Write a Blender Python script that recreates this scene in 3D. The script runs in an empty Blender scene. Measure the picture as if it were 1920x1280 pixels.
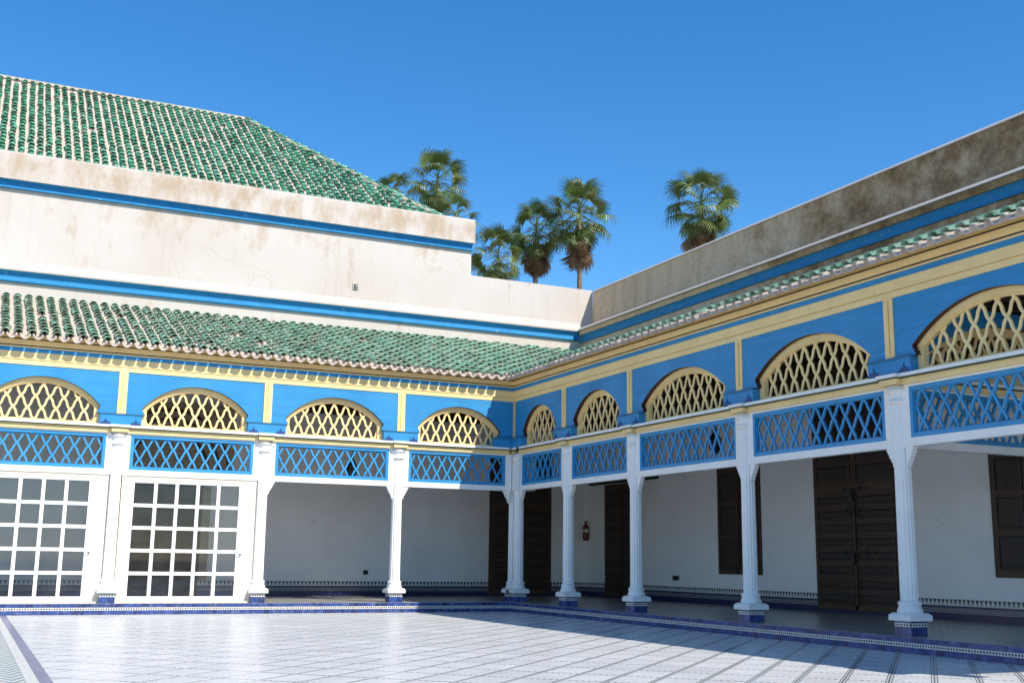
import bpy, bmesh, math, random
from mathutils import Vector, Matrix
random.seed(7)
R=math.radians
S=bpy.context.scene
COL=S.collection
# ---------------- camera ----------------
CAM=Vector((-14.974,-31.649,1.2))
yaw,pit,rol=R(25.2023),R(10.8816),R(-0.7364)
fwd=Vector((math.sin(yaw)*math.cos(pit),math.cos(yaw)*math.cos(pit),math.sin(pit)))
rgt=Vector((math.cos(yaw),-math.sin(yaw),0)); upv=rgt.cross(fwd)
r2=rgt*math.cos(rol)-upv*math.sin(rol); u2=rgt*math.sin(rol)+upv*math.cos(rol)
cd=bpy.data.cameras.new('camera'); cd.sensor_width=36; cd.lens=2139.0/1920*36; cd.clip_end=2000; cd.clip_start=.1
cam=bpy.data.objects.new('camera',cd); COL.objects.link(cam)
M=Matrix.Identity(4)
for i in range(3): M[i][0]=r2[i]; M[i][1]=u2[i]; M[i][2]=-fwd[i]; M[i][3]=CAM[i]
cam.matrix_world=M; S.camera=cam
# ---------------- light ----------------
SUN=Vector((-.374,.985,-1)).normalized()
el=math.asin(-SUN.z); az=math.atan2(-SUN.x,-SUN.y)
w=bpy.data.worlds.new('World'); S.world=w; w.use_nodes=True
nt=w.node_tree; bg=nt.nodes['Background']
sky=nt.nodes.new('ShaderNodeTexSky'); sky.sky_type='NISHITA'; sky.sun_disc=False
sky.sun_elevation=el; sky.sun_rotation=az; sky.air_density=1.0; sky.dust_density=0.15; sky.ozone_density=4.0; sky.altitude=450
hs=nt.nodes.new('ShaderNodeHueSaturation'); hs.inputs['Saturation'].default_value=1.29; hs.inputs['Value'].default_value=1.0
nt.links.new(sky.outputs[0],hs.inputs['Color']); nt.links.new(hs.outputs[0],bg.inputs['Color']); bg.inputs['Strength'].default_value=.110
sd=bpy.data.lights.new('sun','SUN'); sd.energy=3.3; sd.angle=R(.53); sd.color=(1,.94,.84)
so=bpy.data.objects.new('sun',sd); COL.objects.link(so); so.rotation_euler=SUN.to_track_quat('-Z','Y').to_euler(); so.location=(20,-50,60)
S.view_settings.view_transform='Standard'; S.view_settings.look='None'; S.view_settings.exposure=0.86; S.view_settings.gamma=1
S.render.engine='CYCLES'
try: S.cycles.max_bounces=8; S.cycles.diffuse_bounces=4; S.cycles.transparent_max_bounces=12
except Exception: pass

# ---------------- materials ----------------
def newmat(n):
    m=bpy.data.materials.new(n); m.use_nodes=True
    return m,m.node_tree,m.node_tree.nodes['Principled BSDF']
def nd(t,ty,**k):
    n=t.nodes.new(ty)
    for a,b in k.items(): setattr(n,a,b)
    return n
def mth(t,op,a,b=None,c=None):
    n=t.nodes.new('ShaderNodeMath'); n.operation=op
    for i,v in enumerate((a,b,c)):
        if v is None: continue
        if isinstance(v,(int,float)): n.inputs[i].default_value=v
        else: t.links.new(v,n.inputs[i])
    return n.outputs[0]
def mixc(t,f,a,b,mode='MIX'):
    n=t.nodes.new('ShaderNodeMix'); n.data_type='RGBA'; n.blend_type=mode
    def put(s,v):
        if isinstance(v,(int,float)): s.default_value=v
        elif isinstance(v,tuple): s.default_value=(*v[:3],1)
        else: t.links.new(v,s)
    put(n.inputs[0],f); put(n.inputs[6],a); put(n.inputs[7],b)
    return n.outputs[2]
def ramp(t,f,stops):
    n=t.nodes.new('ShaderNodeValToRGB'); e=n.color_ramp.elements
    while len(e)<len(stops): e.new(.5)
    for x,(p,c) in zip(e,stops): x.position=p; x.color=(*c,1) if not isinstance(c,(int,float)) else (c,c,c,1)
    t.links.new(f,n.inputs[0]); return n.outputs[0]
def coord(t): return t.nodes.new('ShaderNodeNewGeometry').outputs['Position']
def noise(t,vec,scale,detail=4,rough=.55,stretch=None):
    if stretch:
        mp=t.nodes.new('ShaderNodeMapping'); mp.inputs['Scale'].default_value=stretch; t.links.new(vec,mp.inputs[0]); vec=mp.outputs[0]
    n=t.nodes.new('ShaderNodeTexNoise'); n.inputs['Scale'].default_value=scale; n.inputs['Detail'].default_value=detail; n.inputs['Roughness'].default_value=rough
    t.links.new(vec,n.inputs['Vector']); return n.outputs[0]
def bump(t,b,h,strength=.3,dist=.02):
    n=t.nodes.new('ShaderNodeBump'); n.inputs['Strength'].default_value=strength; n.inputs['Distance'].default_value=dist
    t.links.new(h,n.inputs['Height']); t.links.new(n.outputs[0],b.inputs['Normal'])
def sep(t,v):
    n=t.nodes.new('ShaderNodeSeparateXYZ'); t.links.new(v,n.inputs[0]); return n.outputs
def paint(name,col,rough=.5,var=.12,scale=3,bs=.15,stretch=(1,1,1),wear=None,fade=0,planks=0):
    m,t,b=newmat(name); p=coord(t)
    n1=noise(t,p,scale,5,.6,stretch)
    f=ramp(t,n1,[(.3,0.),(.7,1.)])
    lo=tuple(c*(1-var) for c in col); hi=tuple(min(1,c*(1+var*.6)) for c in col)
    c=mixc(t,f,lo,hi)
    if fade:
        nf=noise(t,p,.9,5,.6,(1,1,.6)); c=mixc(t,ramp(t,nf,[(.42,0.),(.72,fade)]),c,tuple(min(1,x*1.25+.06) for x in col))
        ns=noise(t,p,5,4,.6,(1,1,.06)); c=mixc(t,ramp(t,ns,[(.55,0.),(.8,fade*.8)]),c,tuple(x*.6 for x in col))
    if planks:
        zz=sep(t,p)[2]; ln=mth(t,'LESS_THAN',mth(t,'FRACT',mth(t,'DIVIDE',mth(t,'ADD',zz,mth(t,'MULTIPLY',n1,.02)),planks)),.035); c=mixc(t,mth(t,'MULTIPLY',ln,.45),c,tuple(x*.35 for x in col))
    if wear:
        n2=noise(t,p,wear[1],6,.7); c=mixc(t,ramp(t,n2,[(wear[2],0.),(wear[2]+.06,1.)]),c,wear[0])
    t.links.new(c,b.inputs['Base Color']); b.inputs['Roughness'].default_value=rough
    n3=noise(t,p,scale*14,3,.6,stretch); bump(t,b,n3,bs,.01)
    return m
MAT={}
MAT['white']=paint('white_paint',(.87,.84,.79),.45,.06,2.5,.12,wear=((.45,.43,.40),3.2,.71))
MAT['cream']=paint('cream_paint',(.80,.70,.54),.55,.08,2,.15)
MAT['yellow']=paint('yellow_paint',(.90,.635,.28),.5,.08,1.6,.15,(1,1,3),fade=.35,wear=((.42,.33,.2),2.4,.70))
MAT['yellow2']=paint('ochre_paint',(.58,.37,.10),.5,.1,1.6,.15)
MAT['blue']=paint('blue_paint',(.012,.235,.50),.5,.14,1.2,.2,(.6,.6,7),fade=.3,planks=.27)
MAT['latblue']=paint('lattice_blue_paint',(.022,.26,.53),.45,.1,2,.15,fade=.3)
MAT['teal']=paint('teal_paint',(.02,.13,.24),.5,.1,2,.1)
MAT['navy']=paint('navy_paint',(.008,.05,.19),.5,.1,2,.1)
MAT['black']=paint('black_line_paint',(.012,.016,.012),.6,.1,2,.1)
MAT['greenline']=paint('dark_green_paint',(.02,.06,.035),.5,.1,2,.1)
MAT['maroon']=paint('maroon_paint',(.055,.014,.010),.5,.15,4,.1)
MAT['timber']=paint('ceiling_timber',(.06,.034,.02),.6,.3,3,.2,(1,8,8))
MAT['wood']=paint('old_brown_wood',(.060,.027,.014),.5,.35,2.2,.3,(6,6,.8))
MAT['woodpanel']=paint('dark_panel_wood',(.03,.020,.014),.55,.35,3,.3,(6,6,.8))
MAT['woodrail']=paint('worn_rail_wood',(.075,.045,.020),.5,.3,3,.3,(1,1,5))
MAT['iron']=paint('black_iron',(.012,.011,.01),.45,.2,8,.2)
MAT['red']=paint('red_enamel',(.17,.008,.008),.3,.1,5,.02)
MAT['rubber']=paint('black_rubber',(.012,.012,.012),.5,.1,5,.02)
MAT['labelw']=paint('paper_label',(.7,.68,.6),.5,.1,9,.02)
MAT['plasterin']=paint('gallery_plaster',(.89,.86,.82),.85,.08,.5,.25,fade=.16,wear=((.62,.58,.53),1.1,.66))
def m_plaster():
    m,t,b=newmat('weathered_plaster'); p=coord(t)
    n1=noise(t,p,.35,6,.6); n2=noise(t,p,1.6,7,.65,(1,1,.5)); n3=noise(t,p,9,5,.6)
    c=mixc(t,ramp(t,n1,[(.35,0.),(.7,1.)]),(.53,.46,.40),(.575,.525,.475))
    z=sep(t,p)[2]
    # damp tan stains under the two copings (height bands) broken up by noise
    band=mth(t,'ADD',mth(t,'MULTIPLY',mth(t,'SUBTRACT',1.0,mth(t,'MINIMUM',mth(t,'ABSOLUTE',mth(t,'SUBTRACT',z,12.95)),1.0)),.22),
         mth(t,'MULTIPLY',mth(t,'SUBTRACT',1.0,mth(t,'MINIMUM',mth(t,'ABSOLUTE',mth(t,'SUBTRACT',z,11.9)),1.0)),.10))
    st=mth(t,'ADD',n2,band)
    c=mixc(t,ramp(t,st,[(.60,0.),(.80,1.)]),c,(.44,.335,.24))
    nst=noise(t,p,3.5,5,.6,(1,1,.07)); c=mixc(t,ramp(t,nst,[(.56,0.),(.78,.38)]),c,(.40,.32,.245))
    # cracks
    v=t.nodes.new('ShaderNodeTexVoronoi'); v.feature='DISTANCE_TO_EDGE'; v.inputs['Scale'].default_value=.33
    wv=t.nodes.new('ShaderNodeVectorMath'); wv.operation='ADD'; nn=t.nodes.new('ShaderNodeTexNoise'); nn.inputs['Scale'].default_value=1.1; nn.inputs['Detail'].default_value=6
    t.links.new(p,nn.inputs['Vector']); t.links.new(p,wv.inputs[0]); t.links.new(nn.outputs['Color'],wv.inputs[1]); t.links.new(wv.outputs[0],v.inputs['Vector'])
    cr=mth(t,'MULTIPLY',ramp(t,v.outputs['Distance'],[(.0,1.),(.006,0.)]),ramp(t,noise(t,p,.5,2),[(.5,0.),(.6,.55)]))
    c=mixc(t,cr,c,(.42,.34,.26))
    t.links.new(c,b.inputs['Base Color']); b.inputs['Roughness'].default_value=.9
    bump(t,b,mth(t,'SUBTRACT',mth(t,'ADD',n3,mth(t,'MULTIPLY',n2,2.)),cr),.35,.02); return m
MAT['plaster']=m_plaster()
def m_grime():
    m,t,b=newmat('rain_stained_plaster'); p=coord(t)
    n1=noise(t,p,1.1,8,.72,(1,1,1.1)); n2=noise(t,p,.3,3,.5); n3=noise(t,p,14,5,.7); ns=noise(t,p,2.2,5,.6,(1,1,.12))
    f=mth(t,'ADD',mth(t,'MULTIPLY',n1,.85),mth(t,'MULTIPLY',n2,.18))
    y=sep(t,p)[1]
    gr=mth(t,'MULTIPLY',mth(t,'MINIMUM',mth(t,'MAXIMUM',mth(t,'ADD',y,9.),0.),14.),.036)   # the run nearest the corner is cleaner
    f=mth(t,'ADD',f,gr)
    c=ramp(t,f,[(.40,(.20,.10,.04)),(.49,(.42,.24,.11)),(.56,(.60,.39,.22)),(.70,(.82,.58,.38))])
    c=mixc(t,ramp(t,ns,[(.45,0.),(.75,.45)]),c,(.26,.165,.095))
    c=mixc(t,ramp(t,n3,[(.35,.35),(.65,0.)]),c,(.17,.11,.065))
    t.links.new(c,b.inputs['Base Color']); b.inputs['Roughness'].default_value=.95
    bump(t,b,n3,.5,.02); return m
MAT['grime']=m_grime()
def m_blueband():
    m,t,b=newmat('blue_limewash'); p=coord(t)
    n=noise(t,p,2.5,6,.65,(1,1,3)); n2=noise(t,p,7,5,.7)
    c=mixc(t,ramp(t,n,[(.3,0.),(.7,1.)]),(.012,.19,.41),(.025,.25,.50))
    c=mixc(t,ramp(t,n2,[(.64,0.),(.70,.8)]),c,(.5,.55,.6))
    t.links.new(c,b.inputs['Base Color']); b.inputs['Roughness'].default_value=.8; bump(t,b,n2,.3,.01); return m
MAT['blueband']=m_blueband()
def m_tile(name,dust):
    m,t,b=newmat(name)
    g=t.nodes.new('ShaderNodeNewGeometry'); oi=t.nodes.new('ShaderNodeObjectInfo'); p=g.outputs['Position']
    r=mth(t,'FRACT',mth(t,'ADD',mth(t,'MULTIPLY',g.outputs['Random Per Island'],7.31),mth(t,'MULTIPLY',oi.outputs['Random'],5.77)))
    c=ramp(t,r,[(0.,(.02,.10,.06)),(.2,(.03,.19,.105)),(.5,(.055,.29,.165)),(.72,(.085,.36,.225)),(.88,(.15,.40,.28)),(1.,(.25,.33,.23))])
    n=noise(t,p,11,6,.7); n1=noise(t,p,3,3)
    c=mixc(t,ramp(t,n,[(.56,0.),(.70,.75)]),c,(.42,.35,.27))
    c=mixc(t,ramp(t,n1,[(.4,0.),(.8,.35)]),c,(.02,.05,.035))
    if dust:
        nd_=noise(t,p,4,6,.7); c=mixc(t,ramp(t,nd_,[(.32,0.),(.62,dust*2.)]),c,(.44,.50,.38))
    t.links.new(c,b.inputs['Base Color']); b.inputs['Roughness'].default_value=.28
    t.links.new(ramp(t,n,[(.4,.22),(.65,.7)]),b.inputs['Roughness']); bump(t,b,n,.25,.01); return m
MAT['tile']=m_tile('green_glazed_tile',0.); MAT['tiledust']=m_tile('dusty_green_tile',.34)
MAT['mortar']=paint('pale_roof_mortar',(.58,.47,.385),.9,.25,4,.5,wear=((.16,.22,.15),9,.68))
def zell(t,s,per):  # cell id colour
    wn=t.nodes.new('ShaderNodeTexWhiteNoise'); wn.noise_dimensions='1D'; t.links.new(mth(t,'FLOOR',mth(t,'DIVIDE',s,per)),wn.inputs['W'])
    return wn.outputs['Value']
def m_zellij(z0,z1,per,name):
    m,t,b=newmat(name); x,y,z=sep(t,coord(t)); s=mth(t,'ADD',x,y)
    tt=mth(t,'ABSOLUTE',mth(t,'SUBTRACT',mth(t,'FRACT',mth(t,'DIVIDE',s,per)),.5))
    dz=mth(t,'ABSOLUTE',mth(t,'DIVIDE',mth(t,'SUBTRACT',z,(z0+z1)/2),(z1-z0)))
    f=mth(t,'LESS_THAN',mth(t,'ADD',tt,dz),.40)
    cc=ramp(t,zell(t,s,per),[(0.,(.01,.012,.03)),(.45,(.015,.035,.03)),(.7,(.03,.05,.06)),(.86,(.30,.12,.03)),(1.,(.12,.09,.03))])
    t.links.new(mixc(t,f,(.72,.69,.63),cc),b.inputs['Base Color']); b.inputs['Roughness'].default_value=.25; return m
ZF=-.279
MAT['kerbband']=m_zellij(-.172,-.100,.062,'zellij_diamond_band')
MAT['pedband']=m_zellij(.165,.225,.066,'pedestal_diamond_band')
def m_glaze(name,a,bb,rough=.22):
    m,t,b=newmat(name); g=t.nodes.new('ShaderNodeNewGeometry'); oi=t.nodes.new('ShaderNodeObjectInfo'); p=g.outputs['Position']
    r=mth(t,'FRACT',mth(t,'ADD',mth(t,'MULTIPLY',g.outputs['Random Per Island'],7.3),mth(t,'MULTIPLY',oi.outputs['Random'],3.7)))
    n=noise(t,p,9,5,.7); c=mixc(t,r,a,bb); c=mixc(t,ramp(t,n,[(.5,0.),(.72,.6)]),c,(.20,.25,.40))
    t.links.new(c,b.inputs['Base Color']); b.inputs['Roughness'].default_value=rough; return m
MAT['kerbtile']=m_glaze('cobalt_glazed_tile',(.010,.022,.11),(.028,.07,.27))
MAT['grout']=paint('grout',(.42,.38,.36),.9,.2,6,.2)
def m_dado():
    m,t,b=newmat('mosaic_dado'); x,y,z=sep(t,coord(t)); s=mth(t,'ADD',x,y)
    tt=mth(t,'MULTIPLY',mth(t,'ABSOLUTE',mth(t,'SUBTRACT',mth(t,'FRACT',mth(t,'DIVIDE',s,.125)),.5)),2.)
    h=mth(t,'DIVIDE',mth(t,'SUBTRACT',z,.325),.145)
    tri=mth(t,'LESS_THAN',tt,mth(t,'ADD',mth(t,'MULTIPLY',mth(t,'POWER',mth(t,'MAXIMUM',h,0.),1.6),.8),.04))
    cc=ramp(t,zell(t,s,.125),[(0.,(.008,.01,.02)),(.5,(.012,.03,.025)),(.8,(.02,.02,.06)),(.9,(.18,.09,.03))])
    top=mixc(t,tri,(.66,.64,.60),cc)
    chk=mth(t,'MULTIPLY',mth(t,'LESS_THAN',mth(t,'FRACT',mth(t,'DIVIDE',s,.04)),.55),mth(t,'LESS_THAN',mth(t,'FRACT',mth(t,'DIVIDE',z,.04)),.55))
    mid=mixc(t,chk,(.010,.014,.05),(.55,.53,.5))
    c=mixc(t,mth(t,'GREATER_THAN',z,.325),mixc(t,mth(t,'MULTIPLY',mth(t,'GREATER_THAN',z,.165),mth(t,'LESS_THAN',z,.285)),(.010,.014,.075),mid),top)
    t.links.new(c,b.inputs['Base Color']); b.inputs['Roughness'].default_value=.3; return m
MAT['dado']=m_dado()
def m_gfloor():
    m,t,b=newmat('gallery_paving'); p=coord(t)
    mp=t.nodes.new('ShaderNodeMapping'); mp.inputs['Rotation'].default_value=(0,0,R(45)); t.links.new(p,mp.inputs[0])
    br=t.nodes.new('ShaderNodeTexBrick'); t.links.new(mp.outputs[0],br.inputs['Vector']); br.inputs['Scale'].default_value=1
    br.inputs['Color1'].default_value=(.33,.295,.25,1); br.inputs['Color2'].default_value=(.24,.22,.19,1); br.inputs['Mortar'].default_value=(.58,.55,.50,1)
    br.inputs['Mortar Size'].default_value=.016; br.inputs['Brick Width'].default_value=.28; br.inputs['Row Height'].default_value=.14
    n=noise(t,p,1.5,5); c=mixc(t,ramp(t,n,[(.35,.3),(.7,0.)]),br.outputs[0],(.2,.19,.18))
    t.links.new(c,b.inputs['Base Color']); b.inputs['Roughness'].default_value=.28; bump(t,b,br.outputs['Fac'],-.2,.01); return m
MAT['gfloor']=m_gfloor()
DA=.562; DB=.88   # slab module across / along the diagonal
def m_court():
    m,t,b=newmat('zellij_joint_floor'); x,y,z=sep(t,coord(t)); k=1/math.sqrt(2)
    a=mth(t,'MULTIPLY',mth(t,'SUBTRACT',x,y),k); bb=mth(t,'MULTIPLY',mth(t,'ADD',x,y),k)   # a across, bb along the (1,1) bands
    fa=mth(t,'MULTIPLY',mth(t,'ABSOLUTE',mth(t,'SUBTRACT',mth(t,'FRACT',mth(t,'DIVIDE',a,DA)),.5)),DA)   # DA/2 at the band centre
    da=mth(t,'SUBTRACT',DA/2,fa)     # distance from band centre
    fb=mth(t,'SUBTRACT',DB/2,mth(t,'MULTIPLY',mth(t,'ABSOLUTE',mth(t,'SUBTRACT',mth(t,'FRACT',mth(t,'DIVIDE',bb,DB)),.5)),DB))
    inband=mth(t,'LESS_THAN',da,.048)
    l1=mth(t,'LESS_THAN',da,.011); l2=mth(t,'MULTIPLY',mth(t,'GREATER_THAN',da,.031),mth(t,'LESS_THAN',da,.044))
    lines=mth(t,'MAXIMUM',l1,l2)
    dash=mth(t,'MULTIPLY',mth(t,'LESS_THAN',fb,.045),mth(t,'LESS_THAN',mth(t,'FRACT',mth(t,'DIVIDE',a,.085)),.58))
    f=mth(t,'ADD',mth(t,'MULTIPLY',inband,lines),mth(t,'MULTIPLY',mth(t,'SUBTRACT',1.,inband),dash))
    n=noise(t,coord(t),2,4)
    c=mixc(t,mth(t,'MULTIPLY',f,.9),mixc(t,n,(.61,.61,.59),(.67,.66,.65)),(.10,.13,.12))
    t.links.new(c,b.inputs['Base Color']); b.inputs['Roughness'].default_value=.25; return m
MAT['court']=m_court()
def m_marble():
    m,t,b=newmat('white_marble_slab'); g=t.nodes.new('ShaderNodeNewGeometry'); oi=t.nodes.new('ShaderNodeObjectInfo'); p=g.outputs['Position']
    r=mth(t,'FRACT',mth(t,'ADD',mth(t,'MULTIPLY',g.outputs['Random Per Island'],7.3),mth(t,'MULTIPLY',oi.outputs['Random'],3.7)))
    n=noise(t,p,1.3,8,.62,(1,1,1)); n2=noise(t,p,.25,3)
    c=mixc(t,r,(.60,.595,.58),(.68,.67,.65)); c=mixc(t,ramp(t,n,[(.42,.0),(.52,.35),(.60,0.)]),c,(.50,.51,.52))
    c=mixc(t,ramp(t,n2,[(.45,0.),(.75,.2)]),c,(.68,.64,.58))
    t.links.new(c,b.inputs['Base Color']); t.links.new(ramp(t,noise(t,p,.8,4),[(.3,.27),(.7,.42)]),b.inputs['Roughness']); b.inputs['IOR'].default_value=1.36; return m
MAT['marble']=m_marble()
def m_path():
    m,t,b=newmat('herringbone_path'); x,y,z=sep(t,coord(t))
    zz=mth(t,'ADD',mth(t,'DIVIDE',y,.34),mth(t,'MULTIPLY',mth(t,'ABSOLUTE',mth(t,'SUBTRACT',mth(t,'FRACT',mth(t,'DIVIDE',x,.26)),.5)),2.))
    f=mth(t,'LESS_THAN',mth(t,'FRACT',zz),.42)
    c=mixc(t,f,(.62,.62,.58),(.13,.20,.20)); t.links.new(c,b.inputs['Base Color']); b.inputs['Roughness'].default_value=.3; return m
MAT['path']=m_path()
MAT['pathedge']=paint('blue_grey_border_tile',(.19,.19,.30),.3,.35,6,.1)
MAT['pathwhite']=paint('white_border_tile',(.66,.65,.60),.3,.1,6,.1)
MAT['earth']=paint('dry_earth',(.32,.25,.18),.95,.2,.5,.4)
def m_glass():
    m,t,b=newmat('window_glass'); out=t.nodes['Material Output']; t.nodes.remove(b)
    tr=nd(t,'ShaderNodeBsdfTransparent'); tr.inputs[0].default_value=(.86,.90,.90,1); gl=nd(t,'ShaderNodeBsdfGlossy'); gl.inputs['Roughness'].default_value=.03
    fr=nd(t,'ShaderNodeFresnel'); fr.inputs[0].default_value=1.5; mx=nd(t,'ShaderNodeMixShader')
    df=nd(t,'ShaderNodeBsdfDiffuse'); df.inputs[0].default_value=(.5,.5,.5,1); m2=nd(t,'ShaderNodeMixShader')
    n=noise(t,coord(t),3,5); t.links.new(ramp(t,n,[(.3,.008),(.75,.05)]),m2.inputs[0])
    t.links.new(fr.outputs[0],mx.inputs[0]); t.links.new(tr.outputs[0],mx.inputs[1]); t.links.new(gl.outputs[0],mx.inputs[2])
    t.links.new(mx.outputs[0],m2.inputs[1]); t.links.new(df.outputs[0],m2.inputs[2]); t.links.new(m2.outputs[0],out.inputs[0]); return m
MAT['glass']=m_glass()
def m_carved():
    m,t,b=newmat('carved_stucco'); p=coord(t)
    v=t.nodes.new('ShaderNodeTexVoronoi'); v.inputs['Scale'].default_value=16; t.links.new(p,v.inputs['Vector'])
    n=noise(t,p,26,4,.6); h=mth(t,'ADD',v.outputs['Distance'],mth(t,'MULTIPLY',n,.5))
    c=ramp(t,h,[(.30,(.20,.14,.09)),(.55,(.40,.31,.23)),(.85,(.50,.42,.33))]); t.links.new(c,b.inputs['Base Color']); b.inputs['Roughness'].default_value=.8
    bump(t,b,h,.8,.03); return m
MAT['carved']=m_carved()
def m_leaf(name,a,bb,c3):
    m,t,b=newmat(name); oi=t.nodes.new('ShaderNodeObjectInfo'); n=noise(t,coord(t),1.5,3)
    c=mixc(t,oi.outputs['Random'],a,bb); c=mixc(t,ramp(t,n,[(.45,0.),(.7,.6)]),c,c3)
    t.links.new(c,b.inputs['Base Color']); b.inputs['Roughness'].default_value=.42
    tl=nd(t,'ShaderNodeBsdfTranslucent'); t.links.new(c,tl.inputs[0]); mx=nd(t,'ShaderNodeMixShader'); mx.inputs[0].default_value=.22
    t.links.new(b.outputs[0],mx.inputs[1]); t.links.new(tl.outputs[0],mx.inputs[2]); t.links.new(mx.outputs[0],t.nodes['Material Output'].inputs[0]); return m
MAT['leaf']=m_leaf('palm_leaf',(.07,.13,.03),(.15,.21,.055),(.32,.31,.11))
MAT['deadleaf']=m_leaf('dry_palm_leaf',(.22,.14,.07),(.13,.075,.035),(.30,.22,.13))
MAT['trunk']=paint('palm_trunk',(.20,.145,.10),.9,.35,3,.6,(1,1,5))

# ---------------- mesh helper ----------------
class MB:
    def __init__(s,tf=None): s.v=[]; s.f=[]; s.m=[]; s.tf=tf
    def add(s,vs,fs,mi=0):
        o=len(s.v); s.v+= [s.tf(*p) if s.tf else tuple(p) for p in vs]; s.f+=[tuple(i+o for i in f) for f in fs]; s.m+=[mi]*len(fs); return s
    def box(s,a0,a1,b0,b1,c0,c1,mi=0):
        vs=[(a,b,c) for a in (a0,a1) for b in (b0,b1) for c in (c0,c1)]
        return s.add(vs,[(0,1,3,2),(4,6,7,5),(0,4,5,1),(2,3,7,6),(0,2,6,4),(1,5,7,3)],mi)
    def prism(s,poly,o0,o1,mi=0,mside=None):   # poly in (s,z); extruded along o
        n=len(poly); vs=[(p[0],o0,p[1]) for p in poly]+[(p[0],o1,p[1]) for p in poly]
        s.add(vs,[tuple(range(n)),tuple(range(2*n-1,n-1,-1))],mi)
        return s.add(vs,[(i,(i+1)%n,n+(i+1)%n,n+i) for i in range(n)],mi if mside is None else mside)
    def strip(s,A,B,o0,o1,mi=0,mA=None):    # solid between curve A and curve B (lists of (s,z)), faces front/back/outer(A)/inner(B)
        n=len(A); vs=[(p[0],o0,p[1]) for p in A]+[(p[0],o0,p[1]) for p in B]+[(p[0],o1,p[1]) for p in A]+[(p[0],o1,p[1]) for p in B]
        f=[];fa=[]
        for i in range(n-1):
            f+=[(i,i+1,n+i+1,n+i),(2*n+i,3*n+i,3*n+i+1,2*n+i+1),(n+i,n+i+1,3*n+i+1,3*n+i)]
            fa.append((i,2*n+i,2*n+i+1,i+1))
        f+=[(0,n,3*n,2*n),(n-1,3*n-1,4*n-1,2*n-1)]
        s.add(vs,f,mi); s.add(vs,fa,mi if mA is None else mA); return s
    def ribbon(s,pts,wd,o0,o1,mi=0):
        n=len(pts); vs=[]
        for i,(a,z) in enumerate(pts):
            a0,z0=pts[max(0,i-1)]; a1,z1=pts[min(n-1,i+1)]; dx,dz=a1-a0,z1-z0; l=math.hypot(dx,dz) or 1; px,pz=-dz/l*wd/2,dx/l*wd/2
            vs+=[(a+px,o0,z+pz),(a-px,o0,z-pz),(a-px,o1,z-pz),(a+px,o1,z+pz)]
        f=[]
        for i in range(n-1):
            for k in range(4): f.append((4*i+k,4*i+(k+1)%4,4*i+4+(k+1)%4,4*i+4+k))
        f+=[(0,1,2,3),(4*n-1,4*n-2,4*n-3,4*n-4)]
        return s.add(vs,f,mi)
    def lathe(s,prof,c,seg=24,mi=0,flute=None):   # prof [(r,z)], c=(s,o)
        vs=[]; n=len(prof)
        for r,z in prof:
            for k in range(seg):
                t=2*math.pi*k/seg; rr=r
                if flute and flute[0]<=z<=flute[1]: rr=r*(1-.075*(1 if (k%4) in (1,2) else 0)) 
                vs.append((c[0]+rr*math.cos(t),c[1]+rr*math.sin(t),z))
        f=[(i*seg+k,i*seg+(k+1)%seg,(i+1)*seg+(k+1)%seg,(i+1)*seg+k) for i in range(n-1) for k in range(seg)]
        f+=[tuple(range(seg)),tuple(range(n*seg-1,(n-1)*seg-1,-1))]
        return s.add(vs,f,mi)
    def tube(s,pts,rad,seg=8,mi=0):
        vs=[];n=len(pts)
        for i,p in enumerate(pts):
            p=Vector(p); d=(Vector(pts[min(n-1,i+1)])-Vector(pts[max(0,i-1)])).normalized()
            a=d.orthogonal().normalized(); b=d.cross(a); r=rad[i] if isinstance(rad,(list,tuple)) else rad
            for k in range(seg):
                t=2*math.pi*k/seg; vs.append(tuple(p+a*(r*math.cos(t))+b*(r*math.sin(t))))
        f=[(i*seg+k,i*seg+(k+1)%seg,(i+1)*seg+(k+1)%seg,(i+1)*seg+k) for i in range(n-1) for k in range(seg)]
        f+=[tuple(range(seg)),tuple(range(n*seg-1,(n-1)*seg-1,-1))]
        return s.add(vs,f,mi)
    def mesh(s,name,mats,smooth=False,fix=True):
        me=bpy.data.meshes.new(name); me.from_pydata(s.v,[],s.f); 
        for m in mats: me.materials.append(MAT[m])
        if len(mats)>1: me.polygons.foreach_set('material_index',s.m)
        if fix:
            bm=bmesh.new(); bm.from_mesh(me); bmesh.ops.recalc_face_normals(bm,faces=bm.faces); bm.to_mesh(me); bm.free()
        if smooth: me.polygons.foreach_set('use_smooth',[True]*len(me.polygons))
        me.update(); return me
def link(name,me,parent=None):
    o=bpy.data.objects.new(name,me); COL.objects.link(o)
    if parent is not None: o.parent=parent
    return o
def obj(name,mb,mats,parent=None,smooth=False,fix=True):
    if isinstance(mats,str): mats=[mats]
    return link(name,mb.mesh(name,mats,smooth,fix),parent)
def thing(name,label,cat,group=None,loc=None):
    o=bpy.data.objects.new(name,None); COL.objects.link(o); o.empty_display_size=.3
    if loc: o.location=loc
    tag(o,label,cat,group); return o
def tag(o,label,cat,group=None):
    o['label']=label; o['category']=cat
    if group: o['group']=group
def struct(o): o['kind']='structure'; return o
def stuff(o): o['kind']='stuff'; return o
TL=lambda s,o,z:(s,-o,z)       # left arcade frame: s=x, o=outward(-y)
TR=lambda s,o,z:(-o,s,z)       # right arcade frame: s=y, o=outward(-x)

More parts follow.
